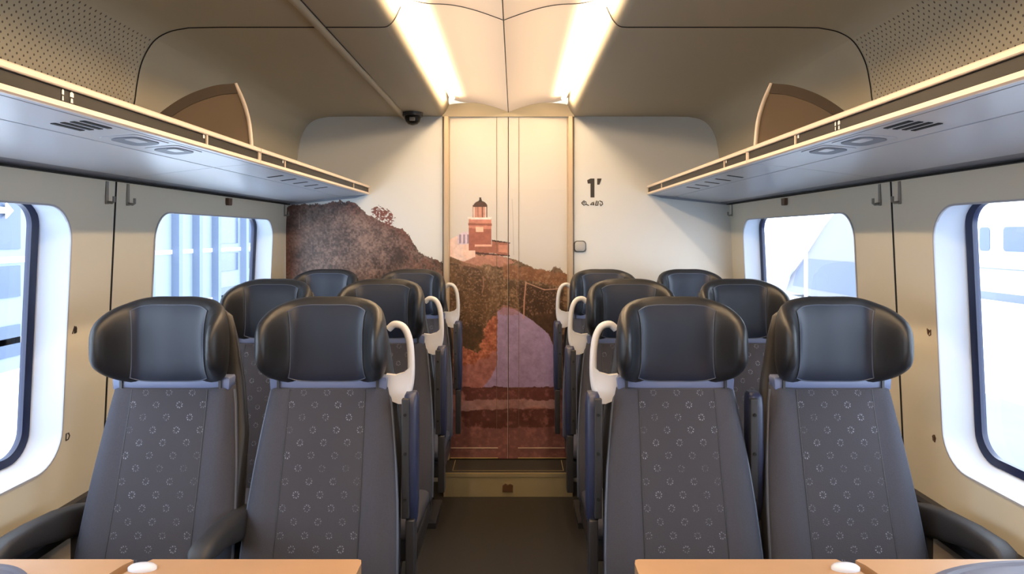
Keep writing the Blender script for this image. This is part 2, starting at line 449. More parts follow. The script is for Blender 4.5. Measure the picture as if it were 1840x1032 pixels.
# ------------------------------------------------------------------ mural print
rs = np.random.RandomState(7)
def vnoise(x, y, sc, seed):
    r = np.random.RandomState(seed); T = r.rand(256, 256)
    X, Y = x / sc + 31.7, y / sc + 11.3
    xi, yi = np.floor(X).astype(int), np.floor(Y).astype(int); fx, fy = X - xi, Y - yi
    fx, fy = fx * fx * (3 - 2 * fx), fy * fy * (3 - 2 * fy)
    t = lambda a, b: T[a % 256, b % 256]
    return (t(xi, yi) * (1 - fx) + t(xi + 1, yi) * fx) * (1 - fy) + (t(xi, yi + 1) * (1 - fx) + t(xi + 1, yi + 1) * fx) * fy
def fbm(x, y, sc, seed, oc=4):
    a = 0; w = 0
    for k in range(oc): a = a + vnoise(x, y, sc / 2 ** k, seed + k) * .6 ** k; w += .6 ** k
    return a / w
def inpoly(x, y, P):
    ins = np.zeros(x.shape, bool); n = len(P)
    for i in range(n):
        x0, y0 = P[i]; x1, y1 = P[(i + 1) % n]
        if y0 == y1: continue
        c = ((y0 > y) != (y1 > y)) & (x < (x1 - x0) * (y - y0) / (y1 - y0) + x0)
        ins ^= c
    return ins
SKY = np.array(lin((200, 195, 187)))
SKYW = np.array(lin((212, 212, 208)))
def paint(C, mask, rgb, amt=1.0):
    c = np.array(lin(rgb)) if len(rgb) == 3 else rgb
    a = (mask * amt)[..., None]
    C[:] = C * (1 - a) + c * a
def blend(a, b, t): return np.array(lin(a)) * (1 - t[..., None]) + np.array(lin(b)) * t[..., None]

def door_print(x, y):
    C = np.ones(x.shape + (3,)) * SKY
    n1 = fbm(x, y, 26, 1); n2 = fbm(x, y, 7, 9, 3); n3 = fbm(x, y, 2.6, 20, 2)
    jx = x + (n2 - .5) * 9; jy = y + (n2 - .5) * 8 + (n3 - .5) * 4
    M_ = lambda P: inpoly(x, y, P).astype(float)
    J_ = lambda P: inpoly(jx, jy, P).astype(float)
    hill = [(800, 452), (826, 466), (860, 456), (905, 460), (935, 470), (962, 484), (985, 487), (994, 479), (1006, 481), (1012, 491), (1030, 494), (1030, 830), (800, 830)]
    Cf = C.copy()
    veg = blend((88, 62, 40), (150, 112, 82), np.clip(n1 * 1.6 - .35 + (n2 - .5) * .8 + (n3 - .5) * .9, 0, 1))
    m = J_(hill); C[:] = C * (1 - m[..., None]) + veg * m[..., None]
    paint(C, J_([(826, 462), (900, 458), (925, 470), (905, 480), (870, 474), (850, 486), (828, 480)]), (196, 128, 104), .75)
    paint(C, J_([(905, 474), (1025, 492), (1025, 520), (960, 505), (905, 500)]), (142, 84, 52), .6)
    # buildings
    wht = (236, 190, 166)
    paint(C, M_([(806, 432), (822, 424), (832, 418), (853, 420), (853, 462), (834, 470), (826, 468), (806, 460)]), wht)
    paint(C, M_([(822, 424), (832, 417), (852, 419), (852, 438), (823, 440)]), (212, 178, 176))
    for k in range(4): paint(C, M_([(825 + k * 7, 422), (829 + k * 7, 421), (829 + k * 7, 437), (825 + k * 7, 438)]), (150, 120, 126))
    paint(C, M_([(832, 440), (854, 440), (854, 462), (838, 466), (829, 456)]), (244, 190, 160))
    paint(C, M_([(842, 393), (883, 393), (883, 446), (842, 440)]), (196, 120, 96))
    paint(C, M_([(842, 410), (883, 412), (883, 452), (842, 450)]), (160, 88, 68))
    paint(C, M_([(841, 401), (884, 402), (884, 406), (841, 405)]), (150, 84, 64))
    paint(C, M_([(855, 408), (868, 408), (868, 417), (855, 417)]), (236, 178, 142))
    paint(C, M_([(853, 440), (884, 440), (884, 444), (853, 444)]), (226, 160, 130))
    paint(C, M_([(854, 443), (884, 443), (884, 432), (915, 437), (915, 460), (884, 455), (854, 456)]), (158, 92, 70))
    paint(C, M_([(884, 431), (917, 436), (917, 438), (884, 434)]), (70, 40, 32))
    paint(C, M_([(896, 440), (912, 441), (912, 455), (896, 453)]), (196, 124, 96))
    paint(C, M_([(854, 453), (916, 459), (916, 461), (854, 457)]), (80, 46, 38))
    paint(C, M_([(840, 390), (884, 390), (882, 395), (842, 394)]), (242, 208, 184))
    paint(C, M_([(849, 368), (876, 368), (876, 391), (848, 391)]), (222, 180, 156))
    paint(C, M_([(853, 368), (871, 368), (871, 391), (853, 391)]), (190, 124, 100))
    for k in (849, 858, 866, 874): paint(C, M_([(k, 368), (k + 1.6, 368), (k + 1.6, 391), (k, 391)]), (96, 58, 48))
    paint(C, (((x - 863) / 13) ** 2 + ((y - 372) / 11) ** 2 < 1) * (y < 372) * 1.0, (74, 44, 34))
    paint(C, M_([(861, 355), (865, 355), (865.5, 363), (860.5, 363)]), (46, 30, 24))
    # brush
    paint(C, J_([(800, 462), (830, 470), (868, 480), (880, 520), (872, 600), (860, 632), (836, 620), (800, 630)]), (106, 72, 46), .7)
    dk = np.clip((n2 - .42) * 5, 0, 1) * J_([(800, 470), (868, 486), (868, 610), (850, 632), (830, 622), (800, 600)])
    paint(C, dk, (62, 42, 28), .75)
    paint(C, J_([(866, 490), (905, 500), (900, 570), (868, 600)]) * np.clip((n2 - .35) * 4, 0, 1), (92, 62, 42), .7)
    paint(C, J_([(928, 510), (1012, 520), (1012, 640), (980, 600), (935, 568)]), (60, 34, 22), .85)
    paint(C, J_([(820, 585), (866, 580), (868, 612), (848, 632), (828, 620)]) * np.clip((n3 - .25) * 3, .2, 1), (56, 38, 26), .75)
    paint(C, ((n3 > .66) * J_([(800, 470), (1012, 500), (1012, 560), (800, 600)])).astype(float), (176, 132, 104), .35)
    # grass, path
    gr = blend((150, 78, 56), (206, 124, 96), np.clip((n2 - .3) * 1.6 + (n3 - .5), 0, 1))
    m = J_([(876, 580), (896, 562), (896, 645), (890, 650), (858, 662), (806, 672), (806, 640), (834, 625), (860, 636)]); C[:] = C * (1 - m[..., None]) + gr * m[..., None]
    m = J_([(806, 660), (850, 655), (896, 630), (896, 700), (806, 704)]); C[:] = C * (1 - m[..., None]) + blend((140, 80, 72), (176, 112, 104), n2) * m[..., None]
    pth = blend((150, 120, 152), (176, 146, 178), np.clip((n1 - .2) + (700 - y) / 400, 0, 1))
    m = inpoly(x + (n2 - .5) * 3, y, [(894, 560), (905, 552), (925, 556), (955, 575), (985, 600), (1002, 640), (1004, 696), (868, 697), (884, 676), (893, 655)]).astype(float)
    C[:] = C * (1 - m[..., None]) + pth * m[..., None]
    paint(C, J_([(893, 556), (905, 548), (932, 556), (930, 566), (900, 566)]), (168, 112, 104), .6)
    # steps
    b1 = lambda P, c, a=1.0: paint(C, inpoly(x + (n2 - .5) * 10, y + (n1 - .5) * 7 + (n2 - .5) * 5, P).astype(float), c, a)
    paint(C, M_([(800, 697), (1030, 697), (1030, 830), (800, 830)]), (106, 64, 60))
    b1([(822, 696), (1004, 696), (1012, 718), (834, 722)], (84, 42, 38))
    b1([(826, 720), (1000, 718), (998, 734), (826, 738)], (138, 100, 96))
    b1([(824, 738), (1002, 736), (1008, 768), (836, 770)], (70, 33, 28))
    paint(C, (np.clip((n1 - .45) * 4, 0, 1) * (y > 700)), (92, 52, 46), .5)
    paint(C, (np.clip((n2 - .55) * 5, 0, 1) * (y > 700)), (140, 88, 78), .35)
    b1([(800, 696), (828, 700), (838, 712), (824, 742), (806, 730)], (148, 96, 86), .6)
    b1([(800, 686), (820, 690), (822, 706), (802, 716)], (92, 56, 48), .9)
    sk = np.all(np.abs(C - SKY) < 1e-9, -1)
    C *= (0.80 + .40 * n2[..., None]) * (0.9 + .2 * n3[..., None])
    C *= np.array((.94, 1.12, 1.30)) * (1 + .45 * (y > 697)[..., None])
    C[:] = np.where(sk[..., None], Cf, C)
    # rope fence and power line
    def line(P, w, c, a=1.0):
        for (ax, ay), (bx, by) in zip(P[:-1], P[1:]):
            L = (bx - ax) ** 2 + (by - ay) ** 2; t = np.clip(((x - ax) * (bx - ax) + (y - ay) * (by - ay)) / L, 0, 1)
            d = np.hypot(x - ax - t * (bx - ax), y - ay - t * (by - ay)); paint(C, np.clip(w - d + .5, 0, 1), c, a)
    line([(945, 508), (942, 540), (941, 572)], 1.1, (196, 150, 130), .9)
    line([(945, 508), (960, 514), (978, 521), (995, 520), (1010, 518)], .8, (198, 158, 140), .85)
    line([(868, 497), (869, 515), (866, 526)], .9, (170, 130, 110), .7)
    line([(920, 358), (922, 400), (923, 458)], .5, (150, 138, 126), .6)
    line([(931, 470), (930, 505), (928, 535)], .5, (170, 130, 110), .5)
    return C

HILL = [(505, 376), (530, 368), (560, 366), (585, 366), (602, 362), (622, 361), (640, 366), (650, 376), (660, 386), (672, 391), (686, 398), (700, 404), (712, 410), (724, 412), (736, 424), (744, 438), (752, 452), (766, 460), (785, 468), (805, 474), (805, 830), (505, 830)]
TREE = [(670, 374), (684, 372), (694, 378), (702, 380), (709, 390), (706, 408), (694, 404), (686, 396), (674, 392)]
def wall_print(x, y):
    n1 = fbm(x, y, 34, 41); n2 = fbm(x, y, 8, 52, 3); n3 = fbm(x, y, 2.6, 60, 2)
    jx = x + (n2 - .5) * 10; jy = y + (n2 - .5) * 9 + (n3 - .5) * 5
    m = np.maximum(inpoly(jx, jy, HILL), inpoly(jx + (n3 - .5) * 16, jy + (n3 - .5) * 10, TREE) * (n3 > .36)).astype(float)
    C = blend((66, 48, 40), (136, 106, 92), np.clip(n1 * 1.5 - .3 + (n2 - .5) * .8 + (n3 - .5) * 1.0, 0, 1))
    red = np.clip(1 - (x - 512) / 40, 0, 1) + np.clip(1 - (y - 362 - (x - 600).clip(0) * .45) / 16, 0, 1) * .8
    paint(C, np.clip(red, 0, 1) * np.clip(n2 * 1.8 - .3, 0, 1), (104, 52, 38), .75)
    paint(C, np.clip(((x - 700) / 60), 0, 1) * (n2 > .5), (112, 66, 50), .5)
    paint(C, inpoly(x, y, TREE).astype(float), (118, 62, 50), .8)
    C *= (.8 + .4 * n3[..., None]) * np.array((.96, 1.05, 1.12))
    C = SKYW * (1 - m[..., None]) + C * m[..., None]
    for (ax, ay, bx, by) in ((538, 382, 537, 412),):
        d = np.abs(x - ax) < .8; paint(C, (d & (y > ay) & (y < by)).astype(float), (170, 140, 124), .6)
    return C, m

def print_mesh(name, parent, px0, px1, py0, py1, Y, step, fn, keep=False):
    K = YE / F_PX
    nx, ny = int((px1 - px0) / step) + 1, int((py1 - py0) / step) + 1
    gx, gy = np.meshgrid(np.linspace(px0, px1, nx), np.linspace(py0, py1, ny))
    r = fn(gx, gy); C, m = (r if isinstance(r, tuple) else (r, None))
    V = np.stack([.04 + (gx - 925) * K, np.full(gx.shape, Y), 1.53 - (gy - 424) * K], -1).reshape(-1, 3)
    idx = np.arange(nx * ny).reshape(ny, nx)
    Fq = np.stack([idx[:-1, :-1], idx[1:, :-1], idx[1:, 1:], idx[:-1, 1:]], -1).reshape(-1, 4)
    if keep:
        mm = m.reshape(-1)[Fq].max(1) > 0; Fq = Fq[mm]
    me = bpy.data.meshes.new(name)
    me.vertices.add(len(V)); me.vertices.foreach_set('co', V.ravel())
    me.loops.add(len(Fq) * 4); me.loops.foreach_set('vertex_index', Fq.ravel().astype(np.int32))
    me.polygons.add(len(Fq)); me.polygons.foreach_set('loop_start', np.arange(0, len(Fq) * 4, 4, dtype=np.int32))
    me.update(calc_edges=True)
    at_ = me.color_attributes.new('print', 'FLOAT_COLOR', 'POINT')
    at_.data.foreach_set('color', np.concatenate([C.reshape(-1, 3), np.ones((nx * ny, 1))], 1).astype(np.float32).ravel())
    me.materials.append(M['mural']); o = bpy.data.objects.new(name, me); COL.objects.link(o); o.parent = parent
    return o
print_mesh('mural_print', door, 808.2, 912.3, 340, 825, YE + .0035, .9, door_print)
print_mesh('mural_print', door, 913.6, 1019, 340, 825, YE + .0035, .9, door_print)
print_mesh('mural_print', wall_front, 514, 796.5, 352, 560, YE - .0012, .9, wall_print, keep=True)

# ------------------------------------------------------------------ luggage racks
def rack(s, y0, y1, label, far):
    t = thing('luggage_rack', label, 'luggage rack', (0, 0, 0), 'overhead luggage racks')
    e = .004
    y0 += e / 2; y1 -= e / 2
    und = [(.872, 1.786), (.95, 1.780), (1.028, 1.7735)]
    main = [(float(a[0]), float(a[1])) for a in catmull([(1.032, 1.7725), (1.10, 1.764), (1.20, 1.752), (1.312, 1.738)], 4)]
    MB().prism(sm([(.872, 1.786), (.872, 1.802), (1.028, 1.795), (1.028, 1.7735)], s), y0, y1).build('service_strip', 'rack', t)
    MB().prism(sm(main + [(1.312, 1.785), (1.032, 1.795)], s), y0, y1).build('tray', 'rack', t)
    MB().prism(sm([(1.316, 1.742), (1.366, 1.730), (1.366, 1.76), (1.316, 1.775)], s), y0, y1).build('rear_channel', 'rack_edge', t)
    MB().prism(sm([(.862, 1.788), (.866, 1.7845), (.874, 1.785), (.877, 1.790), (.876, 1.7975), (.863, 1.7985)], s), y0, y1).build('lower_rail', 'rail', t)
    MB().prism(sm([(.868, 1.7985), (.868, 1.8275), (.874, 1.8275), (.874, 1.7985)], s), y0, y1).build('smoked_panel', 'smoked', t, smooth=False)
    MB().prism(sm([(.860, 1.829), (.862, 1.8265), (.878, 1.8265), (.880, 1.829), (.880, 1.838), (.876, 1.8415), (.863, 1.8415), (.860, 1.838)], s), y0, y1).build('top_rail', 'rail', t)
    posts = [y0 + .004, y1 - .006] + ([2.72, 3.88] if far else [2.03])
    for yp in posts:
        MB().box(s * .8635, s * .876, yp - .003, yp + .003, 1.797, 1.828).build('rail_post', 'rail', t, smooth=False)
    def onx(x): return 1.786 + (x - .872) / .156 * (-.0125)
    def on_strip(x0, x1, ya, yb, nm, m, th=.0012, sub=None):
        MB().loft([[(s * x, y, onx(x) - d) for x, y in ((x0, ya), (x1, ya), (x1, yb), (x0, yb))] for d in (-.003, th)]).build(nm, m, sub or t, smooth=False)
    # a groove line along the strip
    on_strip(.888, .8905, y0, y1, 'strip_groove', 'rack_edge', .0006)
    if not far:
        for k in range(4):
            x = .905 + k * .0215
            on_strip(x, x + .0105, 1.515, 1.62, 'vent_slot', 'slot', .0016)
        for ya, yb in ((1.735, 1.875), (1.945, 2.075)):
            b = MB().loft([[(s * x, y, onx(x) - d) for x, y in rrect(.903, 1.0, ya - .02, yb + .02, .02)] for d in (-.002, .002)]).build('reading_lamp', 'rack', t)
            MB().loft([[(s * (x + .0), y, onx(x) - d) for x, y in rrect(.915, .988, ya, yb, .03)] for d in (.001, .004)]).build('lamp_lens', 'lens', b)
            MB().loft([[(s * x, y, onx(x) - d) for x, y in rrect(.922, .95, ya + .012, yb - .06, .008)] for d in (.003, .006)]).build('lens_highlight', 'rack', b)  # paler patch on the lens, a highlight put into the colour
    else:
        for k in range(5):
            y = 2.86 + k * .17
            MB().loft([[(s * x, yy, onx(x) - d) for x, yy in ((.925, y), (1.0, y + .03), (1.0, y + .055), (.925, y + .025))] for d in (-.002, .001)]).build('vent_slot', 'slot', t, smooth=False)
        MB().prism(sm([(.880, 1.7855), (1.36, 1.74), (1.36, 1.722), (.95, 1.765)], s), YE - .006, YE - .001).build('end_cap', 'rack_edge', t, smooth=False)
    # small white seat symbols on the smoked strip
    if not far:
        yq = 1.385 if s < 0 else 1.78
        for k, (dy, w) in enumerate(((0, .006), (.028 if s < 0 else -.02, .011))):
            yy = yq + dy
            MB().polyx([(yy - w / 2, 1.814), (yy + w / 2, 1.814), (yy + w / 2, 1.822), (yy, 1.825), (yy - w / 2, 1.822)], s * .8675, -s * .001).build('seat_symbol', 'white', t, smooth=False)
            MB().polyx([(yy - w / 3, 1.802), (yy + w / 3, 1.802), (yy + w / 4, 1.811), (yy - w / 4, 1.811)], s * .8675, -s * .001).build('seat_symbol', 'white', t, smooth=False)
    yq = 2.705 if far else 2.018
    MB().polyx([(yq - .01, 1.815), (yq, 1.815), (yq, 1.825), (yq - .01, 1.825)], s * .8675, -s * .001).build('seat_symbol', 'white', t, smooth=False)
    return t
for s, nm in ((-1, 'left'), (1, 'right')):
    rack(s, -.8, YS, 'cream railed luggage rack on the %s side, nearer section with four black air slots' % nm, False)
    rack(s, YS, YE - .002, 'cream railed luggage rack on the %s side, far section reaching the end wall' % nm, True)
# curved joint in the rack underside is the module joint itself

def divider(s, nm):
    t = thing('luggage_divider', 'curved taupe luggage divider standing on the %s rack' % nm, 'divider', (0, 0, 0), 'luggage dividers')
    arc = [(float(a[0]), float(a[1])) for a in catmull([(.945, 2.066), (1.02, 2.057), (1.12, 2.02), (1.215, 1.955), (1.318, 1.855)], 6)]
    edge = [(float(a[0]), float(a[1])) for a in catmull([(.888, 1.843), (.897, 1.93), (.916, 2.00), (.945, 2.066)], 5)]
    MB().poly(sm(edge + arc[1:] + [(1.318, 1.805), (.9, 1.805)], s), YS - .02, .008).build('panel', 'divider', t, smooth=False)
    inner = [(x - .012, z - .034) for x, z in arc]
    MB().poly(sm(arc + inner[::-1], s), YS - .026, .02).build('arched_band', 'divider_band', t, smooth=False)
    MB().tube([(s * x, YS - .018, z) for x, z in edge], .0075, 10).build('front_edge', 'rail', t)
divider(-1, 'left'); divider(1, 'right')

# ------------------------------------------------------------------ seats
def sgnpow(v, p): return math.copysign(abs(v) ** p, v)
BZ = [(.40, .231, -.150), (.50, .233, -.146), (.58, .232, -.128), (.70, .226, -.092), (.82, .216, -.057), (.92, .204, -.030), (1.0, .193, -.006), (1.05, .184, .004), (1.062, .180, .010)]
def bfront(z):
    for (a, w0, y0), (b, w1, y1) in zip(BZ[:-1], BZ[1:]):
        if z <= b: t = max(0, (z - a) / (b - a)); return w0 + (w1 - w0) * t, y0 + (y1 - y0) * t
    return BZ[-1][1], BZ[-1][2]
def surf_y(x, z):
    w, y = bfront(z); u = min(abs(x) / w, 1)
    bol = .014 * math.exp(-((abs(x) - .17) / .04) ** 2)
    return y - bol + .055 * (1 - (1 - u ** 5) ** .5)

def headrest_rings(off=0.0, s_lim=None, n=28):
    P = catmull([(0, .045, .044, .140, 0), (.06, .045, .044, .140, 0), (.108, .038, .042, .134, -.001), (.141, .014, .037, .122, -.002), (.160, -.024, .031, .106, -.001), (.169, -.060, .026, .087, .001), (.1715, -.088, .021, .068, .002), (.170, -.104, .014, .045, .002), (.169, -.112, .005, .018, .002)], 4)
    full = [(-p[0], *p[1:]) for p in P[:0:-1]] + [tuple(p) for p in P]
    rings = []
    for i, p in enumerate(full):
        a = full[max(i - 1, 0)]; b = full[min(i + 1, len(full) - 1)]
        tx, ty = b[0] - a[0], b[1] - a[1]; L = math.hypot(tx, ty); nx, ny = ty / L, -tx / L   # forward normal
        ring = []
        for k in range(n):
            th = 2 * math.pi * k / n; c = sgnpow(math.cos(th), 2 / 2.8); q = sgnpow(math.sin(th), 2 / (2.45 if math.sin(th) > 0 else 3.2))
            lean = .012 * q if c > 0 else 0
            ring.append((p[0] + nx * (p[2] + off) * c, p[1] + ny * (p[2] + off) * c + .0, 1.198 + p[4] + (p[3] + off) * q))
        rings.append(ring)
    return rings

def make_seat(name, side, window):
    """side: direction (+1/-1) of the aisle from the seat"""
    t = thing(name, 'seat', 'train seat', (0, 0, 0), 'blue grey train seats in rows')
    # backrest cushion
    rings = []
    n = 44
    for z, w, y0 in [(.40, .222, -.14)] + [(z, *bfront(z)) for z in np.linspace(.41, 1.052, 22)] + [(1.060, .178, .02)]:
        ring = []
        for k in range(n):
            th = 2 * math.pi * k / n; cx = sgnpow(math.cos(th), 2 / 4.5); cy = sgnpow(math.sin(th), 2 / 3.0)
            x = w * cx; yc = y0 + .045
            y = yc + .045 * cy
            if cy < 0: y -= .014 * math.exp(-((abs(x) - .17) / .04) ** 2) * min(1, -cy * 1.5)
            ring.append((x, y, z))
        rings.append(ring)
    MB().loft(rings).build('backrest', 'fabric', t, ang=60)
    # centre panel (slightly proud) + stitched seam
    V = []; Fq = []; nz_, nx_ = 24, 12
    zs = np.linspace(.47, 1.052, nz_)
    wc = lambda z: .124 - .012 * (z - .5)
    def fy(x, z):
        w, y0 = bfront(z); c = min(abs(x) / w, 1)
        sy = (1 - c ** 4.5) ** (1 / 3.0)
        return y0 + .045 - .045 * sy - .014 * math.exp(-((abs(x) - .17) / .04) ** 2) * min(1, sy * 1.5)
    for z in zs:
        for i in range(nx_ + 1):
            x = wc(z) * (2 * i / nx_ - 1); V.append((x, fy(x, z) - .0035 + (.0025 if i in (0, nx_) else 0), z))
    for a in range(nz_ - 1):
        for i in range(nx_):
            q = a * (nx_ + 1) + i; Fq.append((q, q + 1, q + nx_ + 2, q + nx_ + 1))
    nb = len(V); V += [(x, y + .012, z) for x, y, z in V]; Fq += [tuple(i + nb for i in f[::-1]) for f in Fq]
    cp = MB().add(V, Fq).build('centre_panel', 'flower', t, ang=60); cp['label'] = 'panel patterned with small pale flower rings'
    for s in (-1, 1):
        MB().tube([(s * wc(z), fy(s * wc(z), z) - .0008, z) for z in zs], .0016, 6).build('seam', 'shell', cp)
        MB().tube([(s * (bfront(z)[0] - .001), bfront(z)[1] + .04, z) for z in np.linspace(.42, 1.045, 16)], .006, 8).build('edge_piping', 'piping', t)
    # shell behind backrest and headrest
    rings = []
    for z, w, y0, y1 in ((.30, .20, -.08, .03), (.34, .218, -.10, .035), (.50, .229, -.09, .045), (.70, .227, -.035, .06), (.90, .222, .04, .095), (1.06, .198, .075, .118), (1.20, .172, .088, .122), (1.27, .155, .088, .118), (1.29, .13, .092, .112)):
        ring = []
        for k in range(28):
            th = 2 * math.pi * k / 28
            ring.append((w * sgnpow(math.cos(th), .45), (y0 + y1) / 2 + (y1 - y0) / 2 * sgnpow(math.sin(th), .7), z))
        rings.append(ring)
    MB().loft(rings).build('back_shell', 'shell', t, ang=60)
    # bracket between headrest and backrest
    br = MB()
    br.loft([[(w * c * 1.0, .012 + .022 * abs(c) ** 3 * 0 + yy, z) for c in np.linspace(-1, 1, 9)] + [(w * c, .06 + yy, z) for c in np.linspace(1, -1, 9)] for z, w, yy in ((1.047, .174, .004), (1.052, .180, .0), (1.082, .182, .0), (1.088, .178, .003))])
    b = br.build('headrest_bracket', 'bracket', t, ang=60)
    for s in (-1, 1):
        MB().box(s * .150, s * .158, .006, .014, 1.052, 1.080).build('bracket_clip', 'shell', b, smooth=False)
    # headrest
    H = headrest_rings()
    h = MB().loft(H).build('headrest', 'leather', t, ang=70)
    # inset leather face bounded by piping
    n = 28; i0, i1 = None, None
    N = len(H); mid = N // 2
    ks = [k for k in range(n) if math.cos(2 * math.pi * k / n) > .62]
    ks = sorted(ks, key=lambda k: (math.sin(2 * math.pi * k / n)))
    Hf = headrest_rings(.0022)
    rows = range(mid - 12, mid + 13)
    V = [Hf[i][k] for i in rows for k in ks]; m_ = len(ks)
    Fq = [(a * m_ + j, a * m_ + j + 1, (a + 1) * m_ + j + 1, (a + 1) * m_ + j) for a in range(24) for j in range(m_ - 1)]
    face = MB().add(V, Fq).build('headrest_face', 'leather_face', h, ang=80)
    loopi = [(rows[0], k) for k in ks] + [(i, ks[-1]) for i in rows[1:]] + [(rows[-1], k) for k in ks[::-1][1:]] + [(i, ks[0]) for i in list(rows)[::-1][1:]]
    MB().tube([Hf[i][k] for i, k in loopi], .0016, 6).build('headrest_piping', 'piping', face)
    # seat cushion
    rings = []
    for y, w, z0, z1 in ((-.50, .19, .42, .455), (-.49, .21, .40, .475), (-.44, .220, .385, .488), (-.25, .222, .385, .480), (-.08, .222, .385, .470), (-.04, .215, .39, .46)):
        rings.append([(w * sgnpow(math.cos(a), .35), y, (z0 + z1) / 2 + (z1 - z0) / 2 * sgnpow(math.sin(a), .6)) for a in [2 * math.pi * k / 28 for k in range(28)]])
    MB().loft(rings).build('seat_cushion', 'fabric', t, ang=60)
    MB().box(-.215, .215, -.44, .03, .30, .385, .012).build('seat_pan', 'shell', t)
    MB().loft([[(x * w, y0 + (y + .5) * (y1 - y0), z) for x, y in ((-1, -.5), (1, -.5), (1, .5), (-1, .5))] for z, w, y0, y1 in ((0.001, .17, -.34, -.02), (.03, .17, -.34, -.02), (.05, .09, -.26, -.08), (.30, .12, -.32, -.02))]).build('pedestal', 'shell', t, smooth=False)
    if window:
        # armrest on the wall side, lowered, reaching forwards
        x = -side * .295
        arm(t, x, .035, down=True, sgn=-side)
    else:
        # grab handle on the aisle side
        xs = side
        hp = catmull([(xs * .178, .070, 1.232), (xs * .198, .066, 1.247), (xs * .226, .06, 1.240), (xs * .244, .055, 1.208), (xs * .252, .050, 1.16), (xs * .254, .046, 1.10), (xs * .250, .044, 1.055), (xs * .238, .044, 1.018)], 4)
        hd = MB().tube([tuple(p) for p in hp], .0115, 12, flat=1.0).build('grab_handle', 'handle', t); hd['label'] = 'off-white plastic grab handle'
        MB().loft([[(xs * x, y, z) for x, z in ((.176, 1.093), (.205, 1.090), (.232, 1.098), (.2565, 1.12), (.2575, 1.06), (.246, 1.012), (.234, 1.000), (.215, 1.000), (.186, 1.012))] for y in (.034, .056)]).build('handle_plate', 'handle', t, ang=30)
        # armrest on the aisle side, folded up
        arm(t, xs * .258, .0, down=False, sgn=xs)
    return t

def arm(t, x, y, down, sgn):
    if down:
        rings = []
        for yy, zc, h, w in ((.06, .63, .05, .028), (.02, .64, .052, .03), (-.08, .665, .045, .031), (-.20, .685, .034, .032), (-.30, .690, .028, .032), (-.335, .684, .024, .030), (-.352, .672, .012, .020)):
            rings.append([(x + w * sgnpow(math.cos(a), .55), yy, zc + h * sgnpow(math.sin(a), .6)) for a in [2 * math.pi * k / 20 for k in range(20)]])
        a = MB().loft(rings).build('armrest', 'armpad', t, ang=60)
        MB().box(x - .012, x + .012, .0, .06, .40, .62, .004).build('armrest_bracket', 'shell', a)
    else:
        rings = []
        for z, w, y0, y1 in ((.615, .010, .03, .05), (.64, .018, .01, .06), (.70, .022, -.012, .062), (.85, .0225, -.018, .064), (1.0, .0225, -.012, .064), (1.03, .021, -.006, .062), (1.04, .016, .004, .052)):
            rings.append([(x + w * sgnpow(math.cos(a), .45), (y0 + y1) / 2 + (y1 - y0) / 2 * sgnpow(math.sin(a), .55), z) for a in [2 * math.pi * k / 24 for k in range(24)]])
        a = MB().loft(rings).build('armrest', 'armblue', t, ang=60)
        xi = x - sgn * .0125
        MB().box(xi - .0115, xi + .0115, -.022, .0, .66, 1.028, .003).build('armrest_pad', 'armpad', a)
        for z in (.98, .86, .72):
            MB().tube([(xi, -.0215, z), (xi, -.026, z)], .005, 10).build('screw', 'slot', a)
        MB().box(x - .014, x + .014, -.01, .05, .40, .65, .004).build('armrest_bracket', 'shell', a)

def copy_tree(o, parent=None):
    c = o.copy(); COL.objects.link(c)
    if parent is not None: c.parent = parent
    for ch in list(o.children): copy_tree(ch, c)
    return c

YR = [2.14, 3.04, 3.94]
rowname = ['front row beside the table', 'middle row', 'back row against the end wall']
XW, XA = 1.032, .542
for s, sd in ((-1, 'left'), (1, 'right')):
    aisle_dir = -s
    w0 = make_seat('train_seat', aisle_dir, True)
    a0 = make_seat('train_seat', aisle_dir, False)
    for i, y in enumerate(YR):
        for proto, x, what in ((w0, XW, 'window'), (a0, XA, 'aisle')):
            c = proto if i == 2 else copy_tree(proto)
            c.location = (s * x, y, 0)
            c['label'] = '%s train seat on the %s, %s' % ({'window': 'grey window-side', 'aisle': 'white-handled aisle-side'}[what], sd, ['nearest row by the table', 'middle row', 'last row before the end wall'][i])
            # armrest between the pair belongs to the aisle seat
            if what == 'aisle':
                if i == 0 and s < 0: arm(c, -.247, .0, True, s)
                else: arm(c, (.247 if s > 0 else -.247), .0, False, s)
    # the loop leaves the prototypes as the last row

